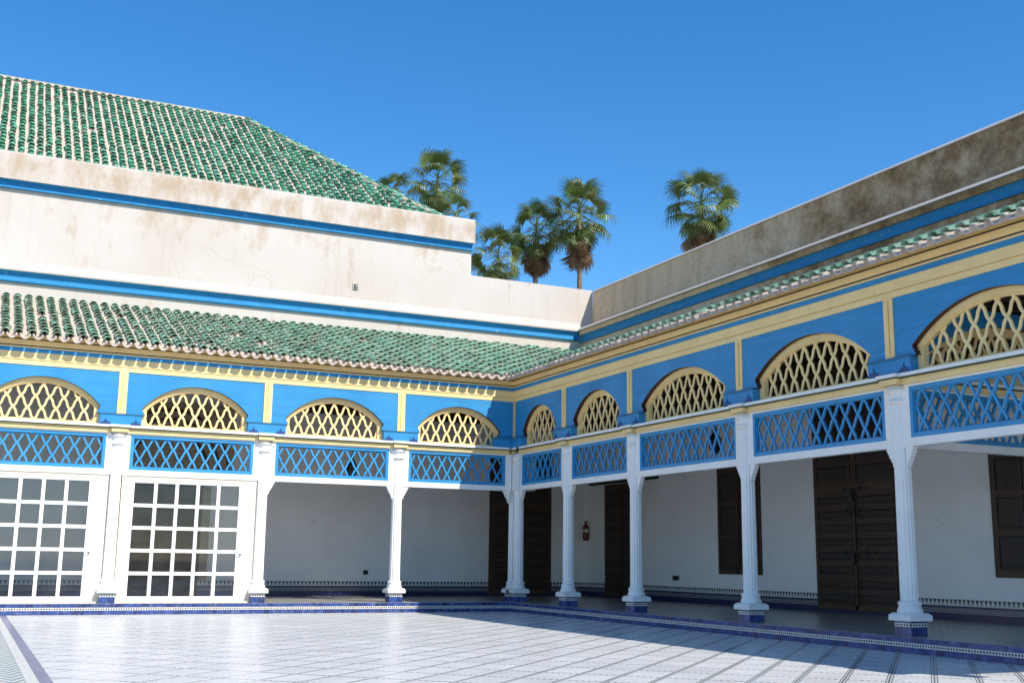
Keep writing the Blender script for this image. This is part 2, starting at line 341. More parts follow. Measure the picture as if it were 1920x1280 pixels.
# ---------------- ground ----------------
g=MB(); g.add([(-400,-400,-.36),(400,-400,-.36),(400,400,-.36),(-400,400,-.36)],[(0,1,2,3)]); struct(obj('ground',g,'earth',fix=False))
XW=-18.5; YS=-46.
g=MB(); g.add([(-40,YS,ZF-.003),(-.05,YS,ZF-.003),(-.05,-.05,ZF-.003),(-40,-.05,ZF-.003)],[(0,1,2,3)])
court=struct(obj('courtyard_floor',g,'court',fix=False))
# slabs
def clip(poly,ax,val,keep_less):
    out=[]
    for i in range(len(poly)):
        p,q=poly[i],poly[(i+1)%len(poly)]
        ip=(p[ax]<=val)==keep_less; iq=(q[ax]<=val)==keep_less
        if ip: out.append(p)
        if ip!=iq:
            t=(val-p[ax])/(q[ax]-p[ax]); out.append((p[0]+t*(q[0]-p[0]),p[1]+t*(q[1]-p[1])))
    return out
k=1/math.sqrt(2); slabs=[]
PX=-13.86   # path edge
for ia in range(-40,60):
    for ib in range(-75,10):
        ga,gb=.05,.05
        a0,a1=ia*DA+ga,(ia+1)*DA-ga; b0,b1=ib*DB+gb,(ib+1)*DB-gb
        poly=[((a+b)*k,(b-a)*k) for a,b in ((a0,b0),(a1,b0),(a1,b1),(a0,b1))]
        if min(p[0] for p in poly)>-.06 or min(p[1] for p in poly)>-.06 or max(p[0] for p in poly)<PX or max(p[1] for p in poly)<-27: continue
        for ax,val,kl in ((0,-.09,True),(1,-.09,True),(0,PX,False)): 
            if poly: poly=clip(poly,ax,val,kl)
        if len(poly)<3: continue
        cx=sum(p[0] for p in poly)/len(poly); cy=sum(p[1] for p in poly)/len(poly)
        slabs.append(((Vector((cx,cy,0))-CAM).length,cx,cy,poly))
slabs.sort()
def slabmesh(mb,poly,cx=0,cy=0):
    n=len(poly); vs=[(p[0]-cx,p[1]-cy,ZF-.0008) for p in poly]+[(p[0]-cx,p[1]-cy,ZF-.004) for p in poly]
    mb.add(vs,[tuple(range(n))]+[(i,n+i,n+(i+1)%n,(i+1)%n) for i in range(n)])
rest=MB(); full=None; cnt=0
def infr(c):
    v=Vector((c[0],c[1],ZF))-CAM; d=v.dot(fwd); return d>1 and abs(v.dot(r2)/d)<.46 and v.dot(u2)/d>-.31
for d,cx,cy,poly in slabs:
    if cnt<300 and infr((cx,cy)):
        cnt+=1
        if len(poly)==4 and abs((poly[0][0]-poly[2][0])**2+(poly[0][1]-poly[2][1])**2-((DA-.10)**2+(DB-.10)**2))<1e-4:
            if full is None: mb=MB(); slabmesh(mb,poly,cx,cy); full=mb.mesh('floor_slab',['marble'],fix=False)
            o=link('floor_slab',full,court); o.location=(cx,cy,0)
        else:
            mb=MB(); slabmesh(mb,poly,cx,cy); o=link('floor_slab',mb.mesh('floor_slab',['marble'],fix=False),court); o.location=(cx,cy,0)
        o.rotation_euler=(random.gauss(0,.0008),random.gauss(0,.0008),0)
    else: slabmesh(rest,poly)
stuff(obj('far_floor_slabs',rest,'marble',court,fix=False))
g=MB(); g.box(-40,PX-.30,YS,-.07,ZF-.003,ZF+.001); pth=struct(obj('garden_path',g,'path',fix=True))
g=MB(); g.box(PX-.15,PX-.005,YS,-.07,ZF-.003,ZF+.003); obj('border_strip',g,'pathedge',pth)
g=MB(); g.box(PX-.296,PX-.154,YS,-.07,ZF-.003,ZF+.003); obj('border_strip',g,'pathwhite',pth)
# gallery floor + kerb
g=MB(); g.box(-40,12,-.03,12,ZF-.1,-.002); g.box(-.03,12,-46,-.03,ZF-.1,-.002)
gal=struct(obj('gallery_floor',g,'gfloor'))
g=MB(); g.box(-40,-.044,-.044,-.03,ZF-.05,-.004); g.box(-.044,-.03,-46,-.03,ZF-.05,-.004); obj('kerb_bed',g,'grout',gal)
g=MB(); g.box(-40,-.052,-.052,-.044,-.170,-.102); g.box(-.052,-.044,-46,-.044,-.170,-.102); obj('diamond_band',g,'kerbband',gal)
kt={}
def kmesh(wd,h):
    key=(round(wd,3),h)
    if key not in kt:
        b=.004; mb=MB(); W,H=wd/2-.0025,h/2-.002
        vs=[(-W,0,-H),(W,0,-H),(W,0,H),(-W,0,H),(-W,-.006,-H),(W,-.006,-H),(W,-.006,H),(-W,-.006,H),(-W+b,-.011,-H+b),(W-b,-.011,-H+b),(W-b,-.011,H-b),(-W+b,-.011,H-b)]
        mb.add(vs,[(0,1,5,4),(1,2,6,5),(2,3,7,6),(3,0,4,7),(4,5,9,8),(5,6,10,9),(6,7,11,10),(7,4,8,11),(8,9,10,11)]); kt[key]=(mb.mesh('kerb_tile',['kerbtile']),mb)
    return kt[key]
tiles=[]
for row,(zc,h,wset) in enumerate(((-.053,.094,(.2,.24,.16)),(-.226,.102,(.14,.12,.16)))):
    for side in 'LR':
        s=-.06
        while s>(-19 if side=='L' else -24):
            wd=random.choice(wset); c=s-wd/2; s-=wd
            P=(c,-.042,zc) if side=='L' else (-.042,c,zc)
            tiles.append(((Vector(P)-CAM).length,P,wd,h,side))
tiles.sort(key=lambda t:t[0]); rest=MB(); cnt=0
def infv(P):
    v=Vector(P)-CAM; d=v.dot(fwd); return d>1 and abs(v.dot(r2)/d)<.46 and abs(v.dot(u2)/d)<.31
for d,P,wd,h,side in tiles:
    me,mb=kmesh(wd,h); ang=0 if side=='L' else R(-90)
    if cnt<300 and infv(P):
        cnt+=1; o=link('kerb_tile',me,gal); o.location=P; o.rotation_euler=(random.gauss(0,.01),0,ang+random.gauss(0,.006))
    else:
        ca,sa=math.cos(ang),math.sin(ang)
        rest.add([(P[0]+x*ca-y*sa,P[1]+x*sa+y*ca,P[2]+z) for x,y,z in mb.v],mb.f)
stuff(obj('far_kerb_tiles',rest,'kerbtile',gal,fix=False))

# ---------------- arcades ----------------
Z=dict(beam0=3.30,beam1=3.45,lat1=4.37,yb0=4.41,led0=4.54,led1=4.605,ab=4.62,spring=5.07,apex=5.76,ptop=6.03)
OF=-.12      # board face
OA=-.195     # column axis
def column_meshes(tf,ax,oa=OA):
    c=(ax,oa)
    mb=MB(tf); fl=[.62+i*.5 for i in range(8)]
    prof=[(.156,.60)]+[(.156-.014*i/7,.62+i*.49) for i in range(8)]+[(.142,4.10)]
    mb.lathe(prof,c,56,0,(.61,4.06))
    col=mb
    b=MB(tf); b.lathe([(.15,.39),(.215,.39),(.222,.43),(.20,.48),(.188,.505),(.196,.53),(.205,.56),(.195,.59),(.172,.60),(.15,.605)],c,32)
    cp=MB(tf); cp.lathe([(.145,4.06),(.165,4.10),(.185,4.115),(.185,4.14),(.16,4.15),(.165,4.24),(.19,4.30),(.21,4.31),(.21,4.34),(.19,4.345),(.21,4.41),(.15,4.41)],c,32)
    pl=MB(tf); pl.box(ax-.26,ax+.26,oa-.26,oa+.26,.262,.355)
    n=4; A=[(ax-.26,oa-.26),(ax+.26,oa-.26),(ax+.26,oa+.26),(ax-.26,oa+.26)]; B=[(ax-.21,oa-.21),(ax+.21,oa-.21),(ax+.21,oa+.21),(ax-.21,oa+.21)]
    pl.add([(p[0],p[1],.355) for p in A]+[(p[0],p[1],.395) for p in B],[(0,1,5,4),(1,2,6,5),(2,3,7,6),(3,0,4,7),(4,5,6,7)])
    pd=MB(tf); h=.19
    pd.box(ax-h,ax+h,oa-h,oa+h,0,.262,1)
    e=.006
    for sx,dx in ((-1,0),(1,0),(0,-1),(0,1)):
        for z0,z1,nn,mi in ((.004,.158,2,0),(.164,.226,1,2),(.232,.258,2,0)):
            for q in range(nn):
                a=-h+2*h*q/nn+.004; bb=-h+2*h*(q+1)/nn-.004
                if sx: pd.box(ax+sx*h-(e if sx<0 else 0),ax+sx*h+(e if sx>0 else 0),oa+a,oa+bb,z0,z1,mi)
                else: pd.box(ax+a,ax+bb,oa+dx*h-(e if dx<0 else 0),oa+dx*h+(e if dx>0 else 0),z0,z1,mi)
    return col,b,cp,pl,pd
def add_column(par,tf,ax,oa=OA):
    c,b,cp,pl,pd=column_meshes(tf,ax,oa)
    o=obj('column',c,'white',par); obj('base',b,'white',o,True); obj('capital',cp,'white',o,True); obj('plinth',pl,'white',o); obj('pedestal',pd,['kerbtile','grout','pedband'],o)
    return o
def arc(cx,a,zs,za,n=28,shr=0):
    sag=za-zs; Rr=(a*a+sag*sag)/(2*sag); zc=za-Rr; th=math.asin(min(1,a/Rr)); 
    return [(cx+(Rr-shr)*math.sin(-th+2*th*i/n),zc+(Rr-shr)*math.cos(-th+2*th*i/n)) for i in range(n+1)]
def lattice_flat(tf,s0,s1,z0,z1,P=.346,H=.29,wd=.048,o0=-.21,o1=-.18):
    mb=MB(tf); ktop=z1; e=.05; n=int(round((s1-s0)/P)); P=(s1-s0)/n; L=P/2*((z1-z0+e)/H)+.02
    for q in range(-4,n+5):
        sa=s0+(q+.5)*P; pts=[]; m=44
        for i in range(m+1):
            ds=-L+2*L*i/m; qv=ds*H/(P/2); zz=ktop-.012-(math.sqrt(qv*qv+e*e)-e)
            zz+=.016*math.sin(2*math.pi*abs(qv)/H)*(1 if abs(qv)>.06 else 0)
            pts.append((sa+ds,zz))
        run=[]
        for p in pts+[None]:
            if p and s0<=p[0]<=s1 and z0-.012<=p[1]: run.append(p)
            else:
                if len(run)>1: mb.ribbon(run,wd,o0-(q%7)*.0013,o1+(q%7)*.0017)
                run=[]
    return mb
def lattice_arch(tf,cx,a,zs,za,zb,P=.346,H=.305,wd=.056,o0=-.265,o1=-.235):
    mb=MB(tf); sag=za-zs; Rr=(a*a+sag*sag)/(2*sag); zc=za-Rr
    def inside(s,z):
        if z<zb: return False
        if z>zs: return (s-cx)**2+(z-zc)**2<Rr*Rr
        return abs(s-cx)<a
    n=int(2*a/P)+8
    for fam in (-1,1):
        for q in range(-n,n+1):
            run=[]
            for i in range(61):
                z=zb-.01+(za-zb+.02)*i/60; t=(z-zb)/H
                s=cx+q*P+P/2+fam*(P/2)*t + fam*.016*math.sin(2*math.pi*t)
                if inside(s,z): run.append((s,z))
                else:
                    if len(run)>1: mb.ribbon(run,wd,o0-fam*.002,o1+fam*.003)
                    run=[]
            if len(run)>1: mb.ribbon(run,wd,o0-fam*.002,o1+fam*.003)
    return mb
def finial(mb,c,o,z,sc=1.0,mi=0):
    pr=[(-.15,0),(-.15,.045),(-.115,.05),(-.10,.10),(-.085,.05),(-.05,.07),(-.035,.11),(-.01,.125),(0,.185),(.01,.125),(.035,.11),(.05,.07),(.085,.05),(.10,.10),(.115,.05),(.15,.045),(.15,0)]
    mb.prism([(c+x*sc,z+y) for x,y in pr],o,o+.012,mi)
def bay(par,tf,a0,a1,door=False,brackets=True,arch=True,oo=0,board=True):
    """one bay between column axes a0<a1"""
    T=lambda s,o,z: tf(s,o+oo,z)
    m=(a0+a1)/2; l0,l1=a0+.31,a1-.31
    fr=MB(T); fw=.075
    for b in ((l0,l1,Z['beam1'],Z['beam1']+fw),(l0,l1,Z['lat1']-fw,Z['lat1']),(l0,l0+fw,Z['beam1']+fw,Z['lat1']-fw),(l1-fw,l1,Z['beam1']+fw,Z['lat1']-fw)):
        fr.box(b[0],b[1],-.24,-.13,b[2],b[3])
    i0,i1,j0,j1=l0+fw,l1-fw,Z['beam1']+fw,Z['lat1']-fw
    for b in ((i0,i1,j0,j0+.02),(i0,i1,j1-.02,j1),(i0,i0+.02,j0+.02,j1-.02),(i1-.02,i1,j0+.02,j1-.02)): fr.box(b[0],b[1],-.225,-.155,b[2],b[3])
    f=obj('lattice_screen',fr,'latblue',par)
    obj('lattice',lattice_flat(T,i0+.01,i1-.01,j0+.01,j1-.01),'latblue',f)
    w_=MB(T); w_.box(a0+.1,a1-.1,-.27,-.125,Z['beam0'],Z['beam1']-.001); w_.box(a0+.1,a1-.1,-.27,-.127,Z['lat1']+.001,Z['yb0'])
    for s0,s1 in ((a0+.1,l0-.001),(l1+.001,a1-.1)): w_.box(s0,s1,-.268,-.129,Z['beam1'],Z['lat1'])
    obj('beam',w_,'white',par)
    y_=MB(T); y_.box(a0+.22,a1-.22,-.27,-.06,Z['yb0']+.001,Z['led0']-.02); obj('architrave',y_,'yellow',par)
    ld=MB(T); ld.box(a0+.245,a1-.245,-.27,.03,Z['led0']+.004,Z['led1']); ld.box(a0+.235,a1-.235,-.268,.008,Z['led0']-.02,Z['led0']+.003,1); obj('ledge',ld,['white','greenline'],par)
    if brackets:
        for sg,ax in ((1,a0),(-1,a1)):
            bk=MB(T); pr=[(.14,3.299),(.33,3.299),(.33,3.25),(.30,3.24),(.30,3.20),(.265,3.17),(.27,3.13),(.225,3.10),(.225,3.06),(.185,3.03),(.185,2.97),(.14,2.93)]
            bk.prism([(ax+sg*x,z) for x,z in pr],-.255,-.145); obj('bracket',bk,'white',par)
    if arch:
        a=(a1-a0)/2-.52
        zs,za,zb=Z['spring'],Z['apex'],Z['ab']; rw=.115
        ring=MB(T); A=arc(m,a+.03,zs-.01,za+.02); B=arc(m,a-rw,zs-.01,za-rw)
        ring.strip(A,B,-.30,-.172,0)
        B2=arc(m,a-rw+.002,zs-.01,za-rw-.002); C2=arc(m,a-rw-.035,zs-.01,za-rw-.035); ring.strip(B2,C2,-.29,-.20,0)
        for sg in (-1,1):
            x=lambda d:m+sg*(a-d)
            ring.box(min(x(.15),x(-.02)),max(x(.15),x(-.02)),-.30,-.173,zb-.01,zs-.011)
        ro=obj('arch',ring,'yellow',par)
        bs=MB(T); bs.box(m-a+.15,m+a-.15,-.30,-.14,zb-.012,zb+.045); obj('arch_sill',bs,'yellow',ro)
        obj('arch_lattice',lattice_arch(T,m,a-rw-.02,zs-.01,za-rw-.02,zb+.03),'yellow',ro)
        # spandrel board, proud of the arch, its cut edge painted maroon
        sp=MB(T); top=Z['ptop']; A2=arc(m,a,zs,za,32)
        sp.strip(A2,[(p[0],top) for p in A2],-.171,-.05,0,1)
        for sg,e in ((-1,a0),(1,a1)):
            x=lambda d:m+sg*(a-d)
            pr=[(x(0),zs+.0),(x(.035),zs-.02),(x(.02),zs-.055),(x(.075),zs-.085),(x(.055),zs-.12),(x(.10),zs-.15),(x(.10),4.908),(e,4.908),(e,top),(x(0),top)]
            sp.prism(pr,-.170,-.05,0,1)
        obj('spandrel_panel',sp,['blue','maroon'],par)
def over_column(par,tf,ax,wide=.53,oo=0):
    T=lambda s,o,z: tf(s,o+oo,z)
    w_=MB(T); w_.box(ax-.215,ax+.215,-.27,.06,Z['yb0']+.012,Z['led0']-.02); obj('impost',w_,'yellow',par)
    ld=MB(T); ld.box(ax-.243,ax+.243,-.27,.11,Z['led0']+.004,Z['led1']+.001); ld.box(ax-.233,ax+.233,-.268,.09,Z['led0']-.02,Z['led0']+.003,1); obj('ledge',ld,['white','greenline'],par)
    b=MB(T); b.box(ax-wide,ax+wide,-.30,.02,Z['led1']+.002,4.875); b.box(ax-wide-.012,ax+wide+.012,-.30,.037,4.876,4.905,1); 
    finial(b,ax+wide-.15,.021,Z['led1']+.003,.85,2); finial(b,ax-wide+.15,.021,Z['led1']+.003,.85,2)
    obj('spring_block',b,['blue','teal','navy'],par)
    p=MB(T); p.box(ax-.115,ax+.115,-.16,-.025,4.906,Z['ptop']-.001); p.box(ax-.022,ax-.008,-.03,-.014,5.0,Z['ptop']-.04,1); obj('pilaster',p,['yellow','yellow2'],par)
def cornice(par,tf,s0,s1):
    for nm,mt,z0,z1,o in (('frieze','yellow',6.03,6.145,-.03),('frieze','yellow2',6.146,6.158,-.037),('frieze','yellow',6.159,6.358,-.012),('frieze_band','blue',6.359,6.462,0.0),('frieze_band','yellow',6.463,6.497,.02),
        ('frieze_line','black',6.498,6.528,.008),('frieze_band','yellow',6.529,6.664,.04),('frieze_line','black',6.665,6.695,.028)):
        a=MB(tf); a.box(s0,s1-o*0,-.3,o,z0,z1); obj(nm,a,mt,par)
    a=MB(tf); a.prism([(0,0)],0,0) if False else None
    pr=[(-.3,6.696),(.05,6.696),(.08,6.715),(.13,6.745),(.20,6.765),(.20,6.785),(-.3,6.785)]
    vs=[(s0,o,z) for o,z in pr]+[(s1,o,z) for o,z in pr]; n=len(pr)
    a.add(vs,[tuple(range(n)),tuple(range(2*n-1,n-1,-1))]+[(i,(i+1)%n,n+(i+1)%n,n+i) for i in range(n)]); obj('eave_cove',a,'yellow2',par)
# --- roof tiles ---
SL=math.atan2(8.87-6.73,5.18+.40); TP=.312; EXP=.435
def tile_mb(r0=.110,r1=.086,L=.50,th=.022,seg=8):
    mb=MB(); vs=[]
    for r,y,dz in ((r0,0,.018),(r1,L,-.012),(r0-th,0,.018),(r1-th,L*.5,-.0)):
        for i in range(seg+1):
            t=math.pi*(i/seg); vs.append((r*math.cos(t),y,r*math.sin(t)*.85+dz))
    n=seg+1; f=[]
    for i in range(seg): f+=[(i,i+1,n+i+1,n+i),(2*n+i,2*n+i+1,i+1,i),(3*n+i,3*n+i+1,2*n+i+1,2*n+i)]
    mb.add(vs,f); return mb
TMB=tile_mb(); TME=TMB.mesh('roof_tile',['tile'],True,False); TMD=TMB.mesh('roof_tile',['tiledust'],True,False)
def eave_mb():
    mb=MB(); vs=[]; seg=8; n=seg+1
    for r,y in ((.098,0),(.098,.6),(.066,0),(.066,.6)):
        for i in range(n):
            t=math.pi+math.pi*i/seg; vs.append((r*math.cos(t)*1.32,y-(.02 if r>.08 else 0),r*math.sin(t)*1.35+.02))
    f=[]
    for i in range(seg): f+=[(i+1,i,n+i,n+i+1),(2*n+i,2*n+i+1,3*n+i+1,3*n+i),(i,i+1,2*n+i+1,2*n+i)]
    f+=[(0,2*n,3*n,n),(seg,n+seg,3*n+seg,2*n+seg)]
    mb.add(vs,f); return mb
EME=eave_mb().mesh('eave_tile',['mortar'],True,False)
def channel_mb(mb,base,ux,uy,L):
    """concave channel of length L: base point, ux across, uy upslope (unit vectors), normal up"""
    uz=ux.cross(uy); 
    if uz.z<0: uz=-uz
    vs=[]
    for y in (0,L):
        for i in range(7):
            t=math.pi+math.pi*i/6; p=base+ux*(.125*math.cos(t))+uy*y+uz*(.085*math.sin(t)+.055); vs.append(tuple(p))
    mb.add(vs,[(i,i+1,8+i,7+i) for i in range(6)])
def mat_from(ux,uy,p):
    uz=ux.cross(uy); Mx=Matrix.Identity(4)
    for i in range(3): Mx[i][0]=ux[i]; Mx[i][1]=uy[i]; Mx[i][2]=uz[i]; Mx[i][3]=p[i]
    return Mx
def tiled_slope(par,origin_fn,ux,uy,cols,maxparts,dusty=True):
    """cols: list of (across coordinate, start along slope, end along slope)."""
    tl=[]; ch=MB(); flip=ux.cross(uy).z<0
    UX=-ux if flip else ux
    for c,l0,l1 in cols:
        wob=random.gauss(0,.008); b=origin_fn(c)
        q=l0; r=0
        while q<l1-.15:
            P=b+uy*(q+random.gauss(0,.008))+UX*(wob+random.gauss(0,.007))+Vector((0,0,.03))
            Mx=mat_from(UX,uy,P)@Matrix.Rotation(random.gauss(0,.05),4,'Z')@Matrix.Rotation(-.058+random.gauss(0,.022),4,'X')
            if random.random()>.006: tl.append(((P-CAM).length,P,Mx,r))
            q+=EXP; r+=1
        cb=origin_fn(c+TP/2); channel_mb(ch,cb+uy*(l0+.3),UX,uy,l1-l0-.3)
    stuff(obj('roof_channels',ch,'mortar',par,True,False))
    tl.sort(key=lambda t:t[0]); cnt=0; rest=MB()
    for d,P,Mx,r in tl:
        if cnt<maxparts and infv(P): cnt+=1; o=link('roof_tile',TMD if dusty else TME,par); o.matrix_world=Mx
        else: rest.add([tuple(Mx@Vector(v)) for v in TMB.v],TMB.f)
    stuff(obj('far_roof_tiles',rest,'tiledust' if dusty else 'tile',par,True,False))
EY=-.40; EZ=6.73
def lower_roof(par,side):
    ux=Vector((1,0,0)) if side=='L' else Vector((0,1,0))
    inn=Vector((0,1,0)) if side=='L' else Vector((1,0,0))
    uy=(inn*math.cos(SL)+Vector((0,0,1))*math.sin(SL))
    smin=-19.5 if side=='L' else -26.; Lf=(5.2-EY)/math.cos(SL)
    deck=MB(); A=lambda s,d:ux*s+inn*d+Vector((0,0,EZ-.02+(d-EY)*math.tan(SL)))
    vs=[A(smin,EY+.13),A(EY+.08,EY+.13),A(5.3,5.3),A(smin,5.3)]; vs=vs+[v-Vector((0,0,.04)) for v in vs]
    deck.add([tuple(v) for v in vs],[(0,1,2,3),(4,5,6,7),(0,1,5,4),(1,2,6,5),(2,3,7,6),(3,0,4,7)])
    rf=obj('roof',deck,'mortar',par)
    cols=[]; s=smin
    of=lambda c: ux*c+inn*EY+Vector((0,0,EZ))
    while s<5.0:
        l0=max(0,(s-EY))/math.cos(SL); cols.append((s,l0+.02,Lf)); 
        if s<EY-.1:
            P=of(s+TP/2)-uy*.0-inn*.03+Vector((0,0,-.015)); UX=ux if side=='L' else -ux
            Mx=mat_from(UX,uy,P)@Matrix.Rotation(random.gauss(0,.03),4,'Y'); o=link('eave_tile',EME,rf); o.matrix_world=Mx
        s+=TP
    tiled_slope(rf,of,ux,uy,cols,300)
    vl=MB(); d=Vector((1,1,0)).normalized(); pts=[(EY-.02+t*(5.2-EY),)*2+(EZ+.0+t*(5.2-EY)*math.tan(SL),) for t in [i/12 for i in range(13)]]
    if side=='L': vl.tube([(p[0],p[1],p[2]+.0) for p in pts],.13,8); obj('valley_mortar',vl,'mortar',rf,True)

LAX=[-15.41,-11.51,-7.61,-3.645,.195]
RAX=[-.06,-3.26,-6.845,-11.46,-16.02,-20.6]
left=thing('arcade','sunlit blue and yellow arcade with glazed white doors and green tiled roof','arcade')
right=thing('arcade','shaded blue and yellow arcade running towards the tall brown double door','arcade')
for i,a in enumerate(LAX[:-1]): add_column(left,TL,a)
add_column(left,TL,.195,-.31)
for a in RAX: add_column(right,TR,a)
for i in range(4): bay(left,TL,LAX[i],LAX[i+1] if i<3 else .12,brackets=(i>=2))
bay(left,TL,LAX[0]-3.9,LAX[0],brackets=False)
rb=list(reversed(RAX))
for i in range(len(rb)-1): bay(right,TR,rb[i],rb[i+1] if i<len(rb)-2 else -.06,brackets=True)
for a in LAX[:-1]: over_column(left,TL,a)
for a in RAX[1:]: over_column(right,TR,a)
# corner pier over the twin columns
cb=MB(); cb.box(-.10+.12,.6,-.10+.12,.6,Z['yb0']+.012,Z['led0']-.02); obj('impost',cb,'yellow',left)
cb=MB(); cb.box(-.03,.6,-.45,.6,Z['led0']+.004,Z['led1']+.002); cb.box(-.01,.6,-.43,.6,Z['led0']-.02,Z['led0']+.003,1); obj('ledge',cb,['white','greenline'],left)
cb=MB(); cb.box(.05,.6,-.35,.6,Z['beam0']+.002,Z['yb0']+.01); obj('corner_pier',cb,'white',left)
cb=MB(); cb.box(-.02,.6,-.62,-.02,Z['led1']+.003,4.875); cb.box(-.62,.6,-.019,.6,Z['led1']+.003,4.874); cb.box(-.035,.6,-.63,-.035,4.876,4.905,1); cb.box(-.63,.6,-.034,.6,4.8755,4.9045,1); obj('spring_block',cb,['blue','teal'],left)
cb=MB(); cb.box(.02,.19,.02,.19,4.906,6.029); obj('pilaster',cb,'yellow',left)
cornice(left,TL,-19.5,.30); cornice(right,TR,-26.,-.0)
lower_roof(left,'L'); lower_roof(right,'R')
# ceilings
cl=MB(); cl.box(-20,5.6,.2,5.6,6.46,6.52); obj('ceiling',cl,'timber',left)
cl=MB(); cl.box(.2,5.6,-26,.19,6.46,6.52); obj('ceiling',cl,'timber',right)
mb=MB(); mb.box(-.05,.05,.2,5.58,6.30,6.459); bmL=mb.mesh('ceiling_beam',['timber'])
for i in range(38):
    o=link('ceiling_beam',bmL,left); o.location=(-19+.62*i,0,0)
for i in range(40):
    o=link('ceiling_beam',bmL,right); o.rotation_euler=(0,0,R(-90)); o.location=(0,-25.5+.62*i,0)
cl=MB(); cl.box(-7.0,5.58,5.50,5.598,5.98,6.45); obj('wall_plate',cl,'timber',left)
cl=MB(); cl.box(5.50,5.598,-26,5.49,5.80,6.45); obj('wall_plate',cl,'timber',right)
# transverse screen across the right gallery at the fourth column
TT=lambda s,o,z:(s,-16.02-.195-o,z)
bay(right,TT,.30,5.75,brackets=False)
# glazed doors
def glazed(a0,a1):
    fr=MB(TL); x0,x1=a0+.20,a1-.20
    o0,o1=-.30,-.20
    fr.box(a0+.17,a0+.36,-.33,-.155,.0,3.299,1); fr.box(a1-.36,a1-.17,-.33,-.155,.0,3.299,1); fr.box(a0+.36,a1-.36,-.33,-.157,3.20,3.298,1); fr.box(a0+.36,a1-.36,-.33,-.157,.001,.055,1)
    p0,p1,q0,q1=a0+.50,a1-.63,.17,3.12
    fr.box(a0+.361,p0,o0,-.19,.056,3.199); fr.box(p1,a1-.361,o0,-.19,.056,3.199); fr.box(p0,p1,o0,-.191,q1,3.199); fr.box(p0,p1,o0,-.191,.056,q0)
    fr.box(a0+.362,a0+.43,-.20,-.172,.056,3.198); fr.box(a1-.43,a1-.362,-.20,-.172,.056,3.198); fr.box(a0+.43,a1-.43,-.20,-.173,3.15,3.197)
    g=obj('glazed_door',fr,['white','cream'],left)
    n=5; pw=(p1-p0)/n; ph=(q1-q0)/n; bw=.045
    for i in range(1,n):
        b=MB(TL); b.box(p0+i*pw-bw,p0+i*pw+bw,-.285,-.20,q0,q1); obj('mullion',b,'white',g)
        b=MB(TL); b.box(p0,p1,-.283,-.205,q0+i*ph-bw,q0+i*ph+bw); obj('glazing_bar',b,'white',g)
    for i in range(n):
        for j in range(n):
            b=MB(TL); s0,s1,z0,z1=p0+i*pw+.02,p0+(i+1)*pw-.02,q0+j*ph+.02,q0+(j+1)*ph-.02
            b.add([(s0,-.245,z0),(s1,-.245,z0),(s1,-.245,z1),(s0,-.245,z1)],[(0,1,2,3)]); obj('pane',b,'glass',g,fix=False)
    hd=MB(TL); hd.box(a1-.52,a1-.50,-.19,-.13,1.25,1.30); hd.box(a1-.60,a1-.50,-.14,-.125,1.265,1.285); obj('handle',hd,'iron',g)
glazed(LAX[1],LAX[2]); glazed(LAX[0],LAX[1]); glazed(LAX[0]-3.9,LAX[0])

# ---------------- palace walls ----------------
WB=5.6; WU=5.18
lw=thing('palace_wall','tall cream plaster wall with blue cornices rising behind the sunlit arcade','wall')
rw=thing('palace_wall','brown stained plaster wall with blue cornice rising behind the shaded arcade','wall')
a=MB(); a.box(-40,WB+.6,WB,WB+.6,-.1,6.6); obj('gallery_face',a,'plasterin',lw)
a=MB(); a.box(WB,WB+.6,-46,WB-.001,-.1,6.6); obj('gallery_face',a,'plasterin',rw)
a=MB(); a.box(-40,WB-.02,WB-.02,WB-.001,.0,.47); obj('dado',a,'dado',lw)
a=MB(); a.box(WB-.02,WB-.001,-46,WB-.021,.0,.47); obj('dado',a,'dado',rw)
def profile_wall(tf,s0,s1,pr,name,mat,par,smooth=False):
    n=len(pr); a=MB(tf); vs=[(s0,o,z) for o,z in pr]+[(s1,o,z) for o,z in pr]
    a.add(vs,[tuple(range(n)),tuple(range(2*n-1,n-1,-1))]+[(i,(i+1)%n,n+(i+1)%n,n+i) for i in range(n)]); return obj(name,a,mat,par,smooth)
WLt=lambda s,o,z:(s,WU-o,z)
WRt=lambda s,o,z:(WU-o,s,z)
# left: skirt, body, parapet
profile_wall(WLt,-40,5.7,[(-.6,8.6),(.0,8.6),(.0,9.28),(-.6,9.28)],'wall_foot','plaster',lw)
cove=[(-.6,9.281),(.09,9.281),(.11,9.30),(.11,9.345)]+[(.08-.11*math.sin(t)+.19*(1-math.cos(t)),9.34+.27*t/(math.pi/2)) for t in [i*math.pi/2/8 for i in range(9)]]+[(-.6,9.61)]
profile_wall(WLt,-40,WU-.05,cove,'blue_cornice','blueband',lw)
profile_wall(WLt,-40,5.7,[(-.6,9.611),(.20,9.611),(.21,9.66),(.0,9.95),(-.02,11.30),(-.6,11.30)],'wall_body','plaster',lw)
profile_wall(WLt,-40,.70,[(-.6,11.301),(-.02,11.301),(-.04,12.20),(-.6,12.20)],'wall_body','plaster',lw)
profile_wall(WLt,-40,.735,[(-.6,12.201),(.075,12.201),(.08,12.24),(-.6,12.24)],'blue_fillet','blueband',lw)
profile_wall(WLt,-40,.72,[(-.6,12.241),(.05,12.241),(-.02,12.30),(-.01,12.40),(.12,12.455),(-.6,12.455)],'blue_cornice','blueband',lw)
profile_wall(WLt,-40,.76,[(-.6,12.456),(.17,12.456),(.15,13.29),(.09,13.355),(-.02,13.385),(-.5,13.385),(-.6,13.33)],'parapet','plaster',lw)
a=MB(); a.box(-3.72,-3.49,WU-.03,WU-.004,10.28,10.50,0); a.box(-3.68,-3.53,WU-.033,WU-.029,10.32,10.46,1); oo=obj('drain_outlet',a,['plaster','rubber'],lw)
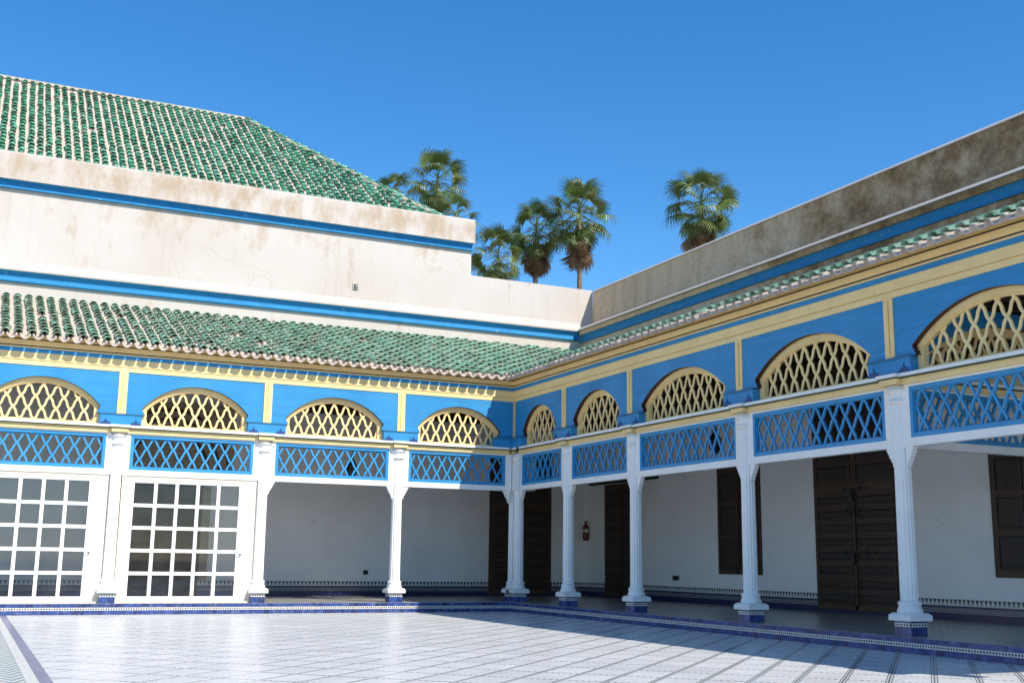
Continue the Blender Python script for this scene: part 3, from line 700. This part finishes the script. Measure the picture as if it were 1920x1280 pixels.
a=MB(); a.tube([(-3.60,WU-.10,10.37),(-3.60,WU+.02,10.38)],.05,12); obj('drain_pipe',a,'grout',oo,True)
# right
profile_wall(WRt,-46,5.7,[(-.6,8.6),(.0,8.6),(.0,9.20),(-.6,9.20)],'wall_foot','grime',rw)
profile_wall(WRt,-46,WU-.06,[(-.6,9.201),(.05,9.201),(.06,9.22)]+[(.03-.08*math.sin(t)+.10*(1-math.cos(t)),9.22+.27*t/(math.pi/2)) for t in [i*math.pi/2/8 for i in range(9)]]+[(-.6,9.491)],'blue_cornice','blueband',rw)
profile_wall(WRt,-46,WU-.1,[(-.6,9.492),(.10,9.492),(.12,9.64),(-.6,9.64)],'cornice_lip','grime',rw)
profile_wall(WRt,-46,WU-.09,[(-.6,9.641),(.24,9.641),(.13,9.75),(-.5,9.98),(-.6,9.93)],'cornice_ledge','plaster',rw)
profile_wall(WRt,-46,WU-.02,[(-.95,9.86),(-.42,9.86),(-.50,10.05),(-.52,11.20),(-.95,11.20)],'wall_body','grime',rw)
profile_wall(WRt,-46,WU-.02,[(-1.0,11.201),(-.48,11.201),(-.48,11.225),(-.60,11.325),(-.92,11.33),(-1.0,11.23)],'coping','plaster',rw)

# doors and shutters in the gallery walls
def panel_grid(par,tf,s0,s1,z0,z1,rows,mat='woodpanel',rail='wood'):
    h=(z1-z0)/rows
    for r in range(rows):
        a,b,c,d=s0+.05,s1-.05,z0+r*h+.045,z0+(r+1)*h-.045
        p=MB(tf)
        t=.03
        for q in ((a,b,c,c+t),(a,b,d-t,d),(a,a+t,c+t,d-t),(b-t,b,c+t,d-t)): p.box(q[0],q[1],.062,.085,q[2],q[3],1)
        p.add([(a+t,.063,c+t),(b-t,.063,c+t),(b-t,.063,d-t),(a+t,.063,d-t),(a+t+.06,.078,c+t+.05),(b-t-.06,.078,c+t+.05),(b-t-.06,.078,d-t-.05),(a+t+.06,.078,d-t-.05)],[(0,1,5,4),(1,2,6,5),(2,3,7,6),(3,0,4,7),(4,5,6,7)])
        obj('panel',p,[mat,rail],par)
def door(par,tf,s0,s1,z0,z1,split=None,rows=(8,3),bolts=False,name='door'):
    d=MB(tf); d.box(s0-.10,s1+.10,0,.045,z0,z1+.10); d.box(s0,s1,.045,.06,z0+.02,z1)
    m=(s0+s1)/2; d.box(m-.05,m+.05,.06,.10,z0+.03,(split or z1))
    o=obj(name,d,'wood',par)
    zz=split or z1
    for a,b in ((s0,m-.05),(m+.05,s1)): panel_grid(o,tf,a,b,z0+.12,zz-.08,rows[0])
    if split:
        r=MB(tf); r.box(s0,s1,.06,.115,split-.02,split+.14); obj('rail',r,'woodrail',o)
        for a,b in ((s0,m-.05),(m+.05,s1)): panel_grid(o,tf,a,b,split+.2,z1-.05,rows[1])
    r=MB(tf); r.box(s0,s1,.06,.10,z0+.02,z0+.12); obj('kick_rail',r,'woodrail',o)
    if bolts:
        for zc,l in ((split+.02,.55),(z0+1.45,.75)):
            b=MB(tf); b.box(m-l,m+l*.9,.12,.15,zc-.022,zc+.022); b.box(m-l*.6,m-l*.5,.10,.165,zc-.05,zc+.05); b.box(m+l*.4,m+l*.5,.10,.165,zc-.05,zc+.05); b.box(m-.03,m+.03,.10,.15,zc-.3,zc); obj('bolt',b,'iron',o)
        for sx in (-.13,.13):
            pts=[]
            for k in range(13): t=2*math.pi*k/12; pts.append(tf(m+sx+.085*math.cos(t),.13,z0+2.50+.10*math.sin(t)))
            b=MB(); b.tube(pts,.014,6); obj('knocker',b,'iron',o,True)
    return o
DL=lambda s,o,z:(s,WB-o,z); DR=lambda s,o,z:(WB-o,s,z)
door(lw,DL,-10.38,-8.36,.04,3.75,None,(9,0))
door(lw,DL,1.85,4.1,.05,5.35,3.1,(8,4))
door(rw,DR,1.78,3.95,.05,3.8,None,(9,0))
door(rw,DR,-10.2,-7.3,.08,5.4,3.1,(8,4),True)
door(rw,DR,-4.75,-2.88,.9,4.0,None,(3,0),name='shutter'); door(rw,DR,-15.0,-13.2,.98,3.72,None,(3,0),name='shutter')
a=MB(); a.box(WB-.14,WB-.001,.54,5.05,3.93,4.03); obj('lintel',a,'iron',rw)
# carved stucco portal around the door behind the glazing
cv=MB(DL); cv.box(-11.45,-7.35,.001,.06,3.87,6.0); cv.box(-10.75,-10.50,.001,.06,.5,3.869); cv.box(-8.24,-7.99,.001,.06,.5,3.869)
po=obj('carved_portal',cv,'carved',lw)
for r_,t_ in ((1.25,.07),(1.6,.05),(1.9,.07)):
    b=MB(DL); A=[(-9.37+r_*math.cos(math.pi*i/24),3.87+r_*1.02*math.sin(math.pi*i/24)) for i in range(25)]; B=[(-9.37+(r_-t_)*math.cos(math.pi*i/24),3.87+(r_-t_)*1.02*math.sin(math.pi*i/24)) for i in range(25)]
    b.strip(A,B,.06,.10); obj('portal_arch',b,'timber',po)

# ---------------- hall with the great green roof ----------------
hall=thing('hall','great hall with hipped green tiled roof behind the cream parapet','building')
E2=R(35); YR,ZR,XR=18.0,20.72,-5.18; YB2=8.9; ZB2=ZR-(YR-YB2)*math.tan(E2); XH=XR+(YR-YB2)*.715
def hipx(y): return XR+(YR-y)*(XH-XR)/(YR-YB2)
a=MB(); vs=[(-34,YB2,ZB2),(XH,YB2,ZB2),(XR,YR,ZR),(-34,YR,ZR),(-34,2*YR-YB2,ZB2),(XH,2*YR-YB2,ZB2)]
a.add(vs,[(0,1,2,3),(3,2,5,4),(1,5,2)]); hr=obj('hip_roof',a,'mortar',hall,fix=False)
a=MB(); a.box(-34,XH-.3,YB2+.3,2*YR-YB2-.3,-.3,ZB2+.15); obj('wall',a,'plaster',hall)
uy=Vector((0,math.cos(E2),math.sin(E2))); cols=[]; x=-24.
while x<XH:
    l1=(YR-YB2)/math.cos(E2)
    if x>XR: l1=(YR-YB2)*(XH-x)/(XH-XR)/math.cos(E2)-.12
    if l1>.3: cols.append((x,.0,l1-.06))
    x+=.309
tiled_slope(hr,lambda c:Vector((c,YB2,ZB2+.02)),Vector((1,0,0)),uy,cols,300,False)
a=MB(); a.box(-34,XR+.1,YR-.13,YR+.13,ZR-.02,ZR+.10); rg=obj('ridge',a,'mortar',hall)
for i in range(50):
    b=MB(); b.box(-.015,.015,-.135,.135,.08,.15) if i==0 else None
    if i==0: me=b.mesh('ridge_joint',['tile'])
    o=link('ridge_joint',me,rg); o.location=(XR-.3-.37*i,YR,ZR)
hip=Vector((XH-XR,YB2-YR,ZB2-ZR)); L=hip.length; hd=hip.normalized()
a=MB(); a.tube([tuple(Vector((XR,YR,ZR+.03))+hd*L*i/10) for i in range(11)],.12,8); obj('hip_mortar',a,'mortar',hall,True)
upn=Vector((0,0,1)); sx=hd.cross(upn).normalized(); 
n=int(L/.42)
for i in range(n):
    P=Vector((XR,YR,ZR+.10))+hd*(L*(i+1)/n); o=link('hip_tile',TME,hr); o.matrix_world=mat_from((-hd).cross((-hd).cross(upn)).cross(-hd).normalized() if False else (-hd).cross(upn).normalized(),-hd,P)@Matrix.Rotation(random.gauss(0,.05),4,'Z')

# ---------------- small things on the walls ----------------
ex=thing('fire_extinguisher','red fire extinguisher with black handle hung beside the gallery corner','extinguisher',loc=(WB-.13,5.28,1.96))
b=MB(); b.lathe([(.02,.0),(.095,.01),(.105,.04),(.105,.47),(.09,.54),(.05,.585),(.035,.60),(.03,.61)],(0,0),24); obj('cylinder',b,'red',ex,True)
b=MB(); b.lathe([(.03,.60),(.035,.605),(.035,.66),(.02,.67)],(0,0),12); b.box(-.018,.018,-.14,.06,.66,.685); b.box(-.015,.015,-.15,.03,.70,.72); obj('handle',b,'rubber',ex)
b=MB(); b.tube([(0,-.03,.63),(-.05,-.10,.60),(-.10,-.09,.45),(-.108,-.05,.25),(-.108,-.04,.12)],.014,8); obj('hose',b,'rubber',ex,True)
b=MB(); b.lathe([(.1065,.30),(.1065,.42)],(0,0),24); obj('label',b,'labelw',ex)
b=MB(); b.box(.09,.128,-.03,.03,.2,.5); obj('wall_bracket',b,'iron',ex)
b=MB(); b.box(-2.83,-2.68,WB-.06,WB-.002,.70,.84); b.box(-2.79,-2.72,WB-.068,WB-.06,.74,.80); tag(obj('junction_box',b,'rubber'),'small black junction box on the shaded wall behind the sunlit arcade','junction box')
sk=thing('wall_socket','double black socket on a grey plate low on the gallery wall','socket',loc=(WB,-.43,.74))
b=MB(); b.box(-.02,-.001,-.2,.2,-.08,.08); obj('plate',b,'grout',sk)
for q in (-.085,.085):
    b=MB(); b.box(-.05,-.02,q-.065,q+.065,-.06,.06); obj('socket',b,'rubber',sk)
def lantern(x,y,z,label):
    t=thing('hanging_lantern',label,'lantern',loc=(x,y,z))
    b=MB(); b.tube([(0,0,.45),(0,0,6.3-z)],.012,6); obj('chain',b,'iron',t)
    b=MB(); b.lathe([(.03,-.30),(.10,-.26),(.17,-.1),(.17,.08),(.10,.22),(.05,.30),(.06,.36),(.02,.45)],(0,0),8); obj('body',b,'iron',t)
lantern(-4.3,2.6,3.95,'dark iron lantern hanging behind the lattice of the sunlit arcade')
lantern(2.6,-6.9,4.3,'dark iron lantern hanging behind the lattice of the shaded arcade')

# ---------------- palms ----------------
def frond_mesh(seed,dead=False):
    rnd=random.Random(seed); mb=MB(); Lp=1.2 if not dead else .7; nb=26; Rl=1.05
    # petiole along +Y then a fan of blades, drooping with distance
    mb.tube([(0,0,0),(0,Lp*.5,.05),(0,Lp,.02)],[.03,.022,.015],5,0)
    for i in range(nb):
        t=-1.0+2.0*i/(nb-1); ang=t*R(118 if not dead else 50); ln=Rl*(1-.22*abs(t)**1.5)*rnd.uniform(.88,1.05)
        d=Vector((math.sin(ang),math.cos(ang),0)); s=Vector((d.y,-d.x,0))
        pts=[]; fold=.05*(1 if i%2 else -1)
        drp=rnd.uniform(.6,1.25) if not dead else rnd.uniform(.9,1.3)
        for q in (0,.35,.62,.85,1.0):
            p=Vector((0,Lp,.02))+d*ln*q*(1-.18*max(0,q-.6)*drp*2)
            p.z-=drp*ln*max(0,q-.45)**2*1.7+.10*abs(t)*q; p.z+=.20*(1-abs(t))*q*.6+fold*q*(1-q)
            pts.append(p)
        wds=[.012,.036,.030,.016,.002] if not dead else [.012,.035,.03,.02,.004]
        vs=[]
        for p,wd in zip(pts,wds): vs+=[tuple(p+s*wd),tuple(p-s*wd)]
        mb.add(vs,[(2*q,2*q+1,2*q+3,2*q+2) for q in range(4)],0)
    return mb.mesh('dead_frond' if dead else 'frond',['deadleaf' if dead else 'leaf'],False,False)
FR=[frond_mesh(i) for i in range(5)]; FD=[frond_mesh(20+i,True) for i in range(3)]
def ray(u,v):
    a=(u-960)/2139.; b=(640-v)/2139.; return (fwd+r2*a+u2*b)
def palm(u,v,depth,label,size=1.0,lean=0,nf=36,ndead=22,seed=0):
    rnd=random.Random(seed); top=CAM+ray(u,v)*depth
    t=thing('palm_tree',label,'palm tree','fan palms beyond the palace roofs',loc=(top.x,top.y,-.3))
    H=top.z+.3; tr=MB(); n=26; pts=[];rad=[]
    for i in range(n+1):
        q=i/n; pts.append((lean*(q-1)*q*1.0,0,(H-.45)*q)); rad.append(.25-.12*min(1,q*1.6)+(.02 if i%2 else 0))
    tr.tube(pts,rad,10); obj('trunk',tr,'trunk',t,True)
    def put(me,name,azi,elv,sc,dz):
        o=link(name,me,t); Mx=Matrix.Translation((0,0,H+dz))@Matrix.Rotation(azi,4,'Z')@Matrix.Rotation(elv,4,'X')@Matrix.Rotation(rnd.gauss(0,.5),4,'Y')@Matrix.Scale(sc,4)
        o.matrix_local=Mx
    for i in range(nf):
        q=i/(nf-1); e=R(80)-R(158)*q**.9+rnd.gauss(0,.10); put(rnd.choice(FR),'frond',i*2.39996+rnd.gauss(0,.2),e,size*rnd.uniform(.85,1.1)*(.9+.15*min(1,q*2)),.25-.55*q)
    for i in range(ndead):
        put(rnd.choice(FD),'dead_frond',rnd.uniform(0,6.28),R(-72)-rnd.uniform(0,R(16)),size*rnd.uniform(.9,1.5),-.35-rnd.uniform(0,.8))
    return t
palm(821,338,66,'tall fan palm with open crown rising above the end of the green hip roof',.95,.5,34,10,1)
palm(741,368,70,'fan palm mostly hidden behind the green hip roof, only top fronds showing',.80,0,22,6,2)
palm(858,412,63,'low fan palm peeping over the rounded end of the cream parapet',.75,0,22,8,3)
palm(934,478,66,'short shaggy fan palm standing directly over the low cream wall',.86,.2,32,40,4)
palm(1006,428,68,'ragged fan palm with long brown skirt beside the tallest bare trunk',.92,.4,34,55,5)
palm(1086,398,66,'tall fan palm with bare ringed trunk nearest the roof corner',1.04,-.2,38,22,6)
palm(1315,378,60,'bushy fan palm with dry hanging leaves above the brown parapet',.98,.2,36,60,7)
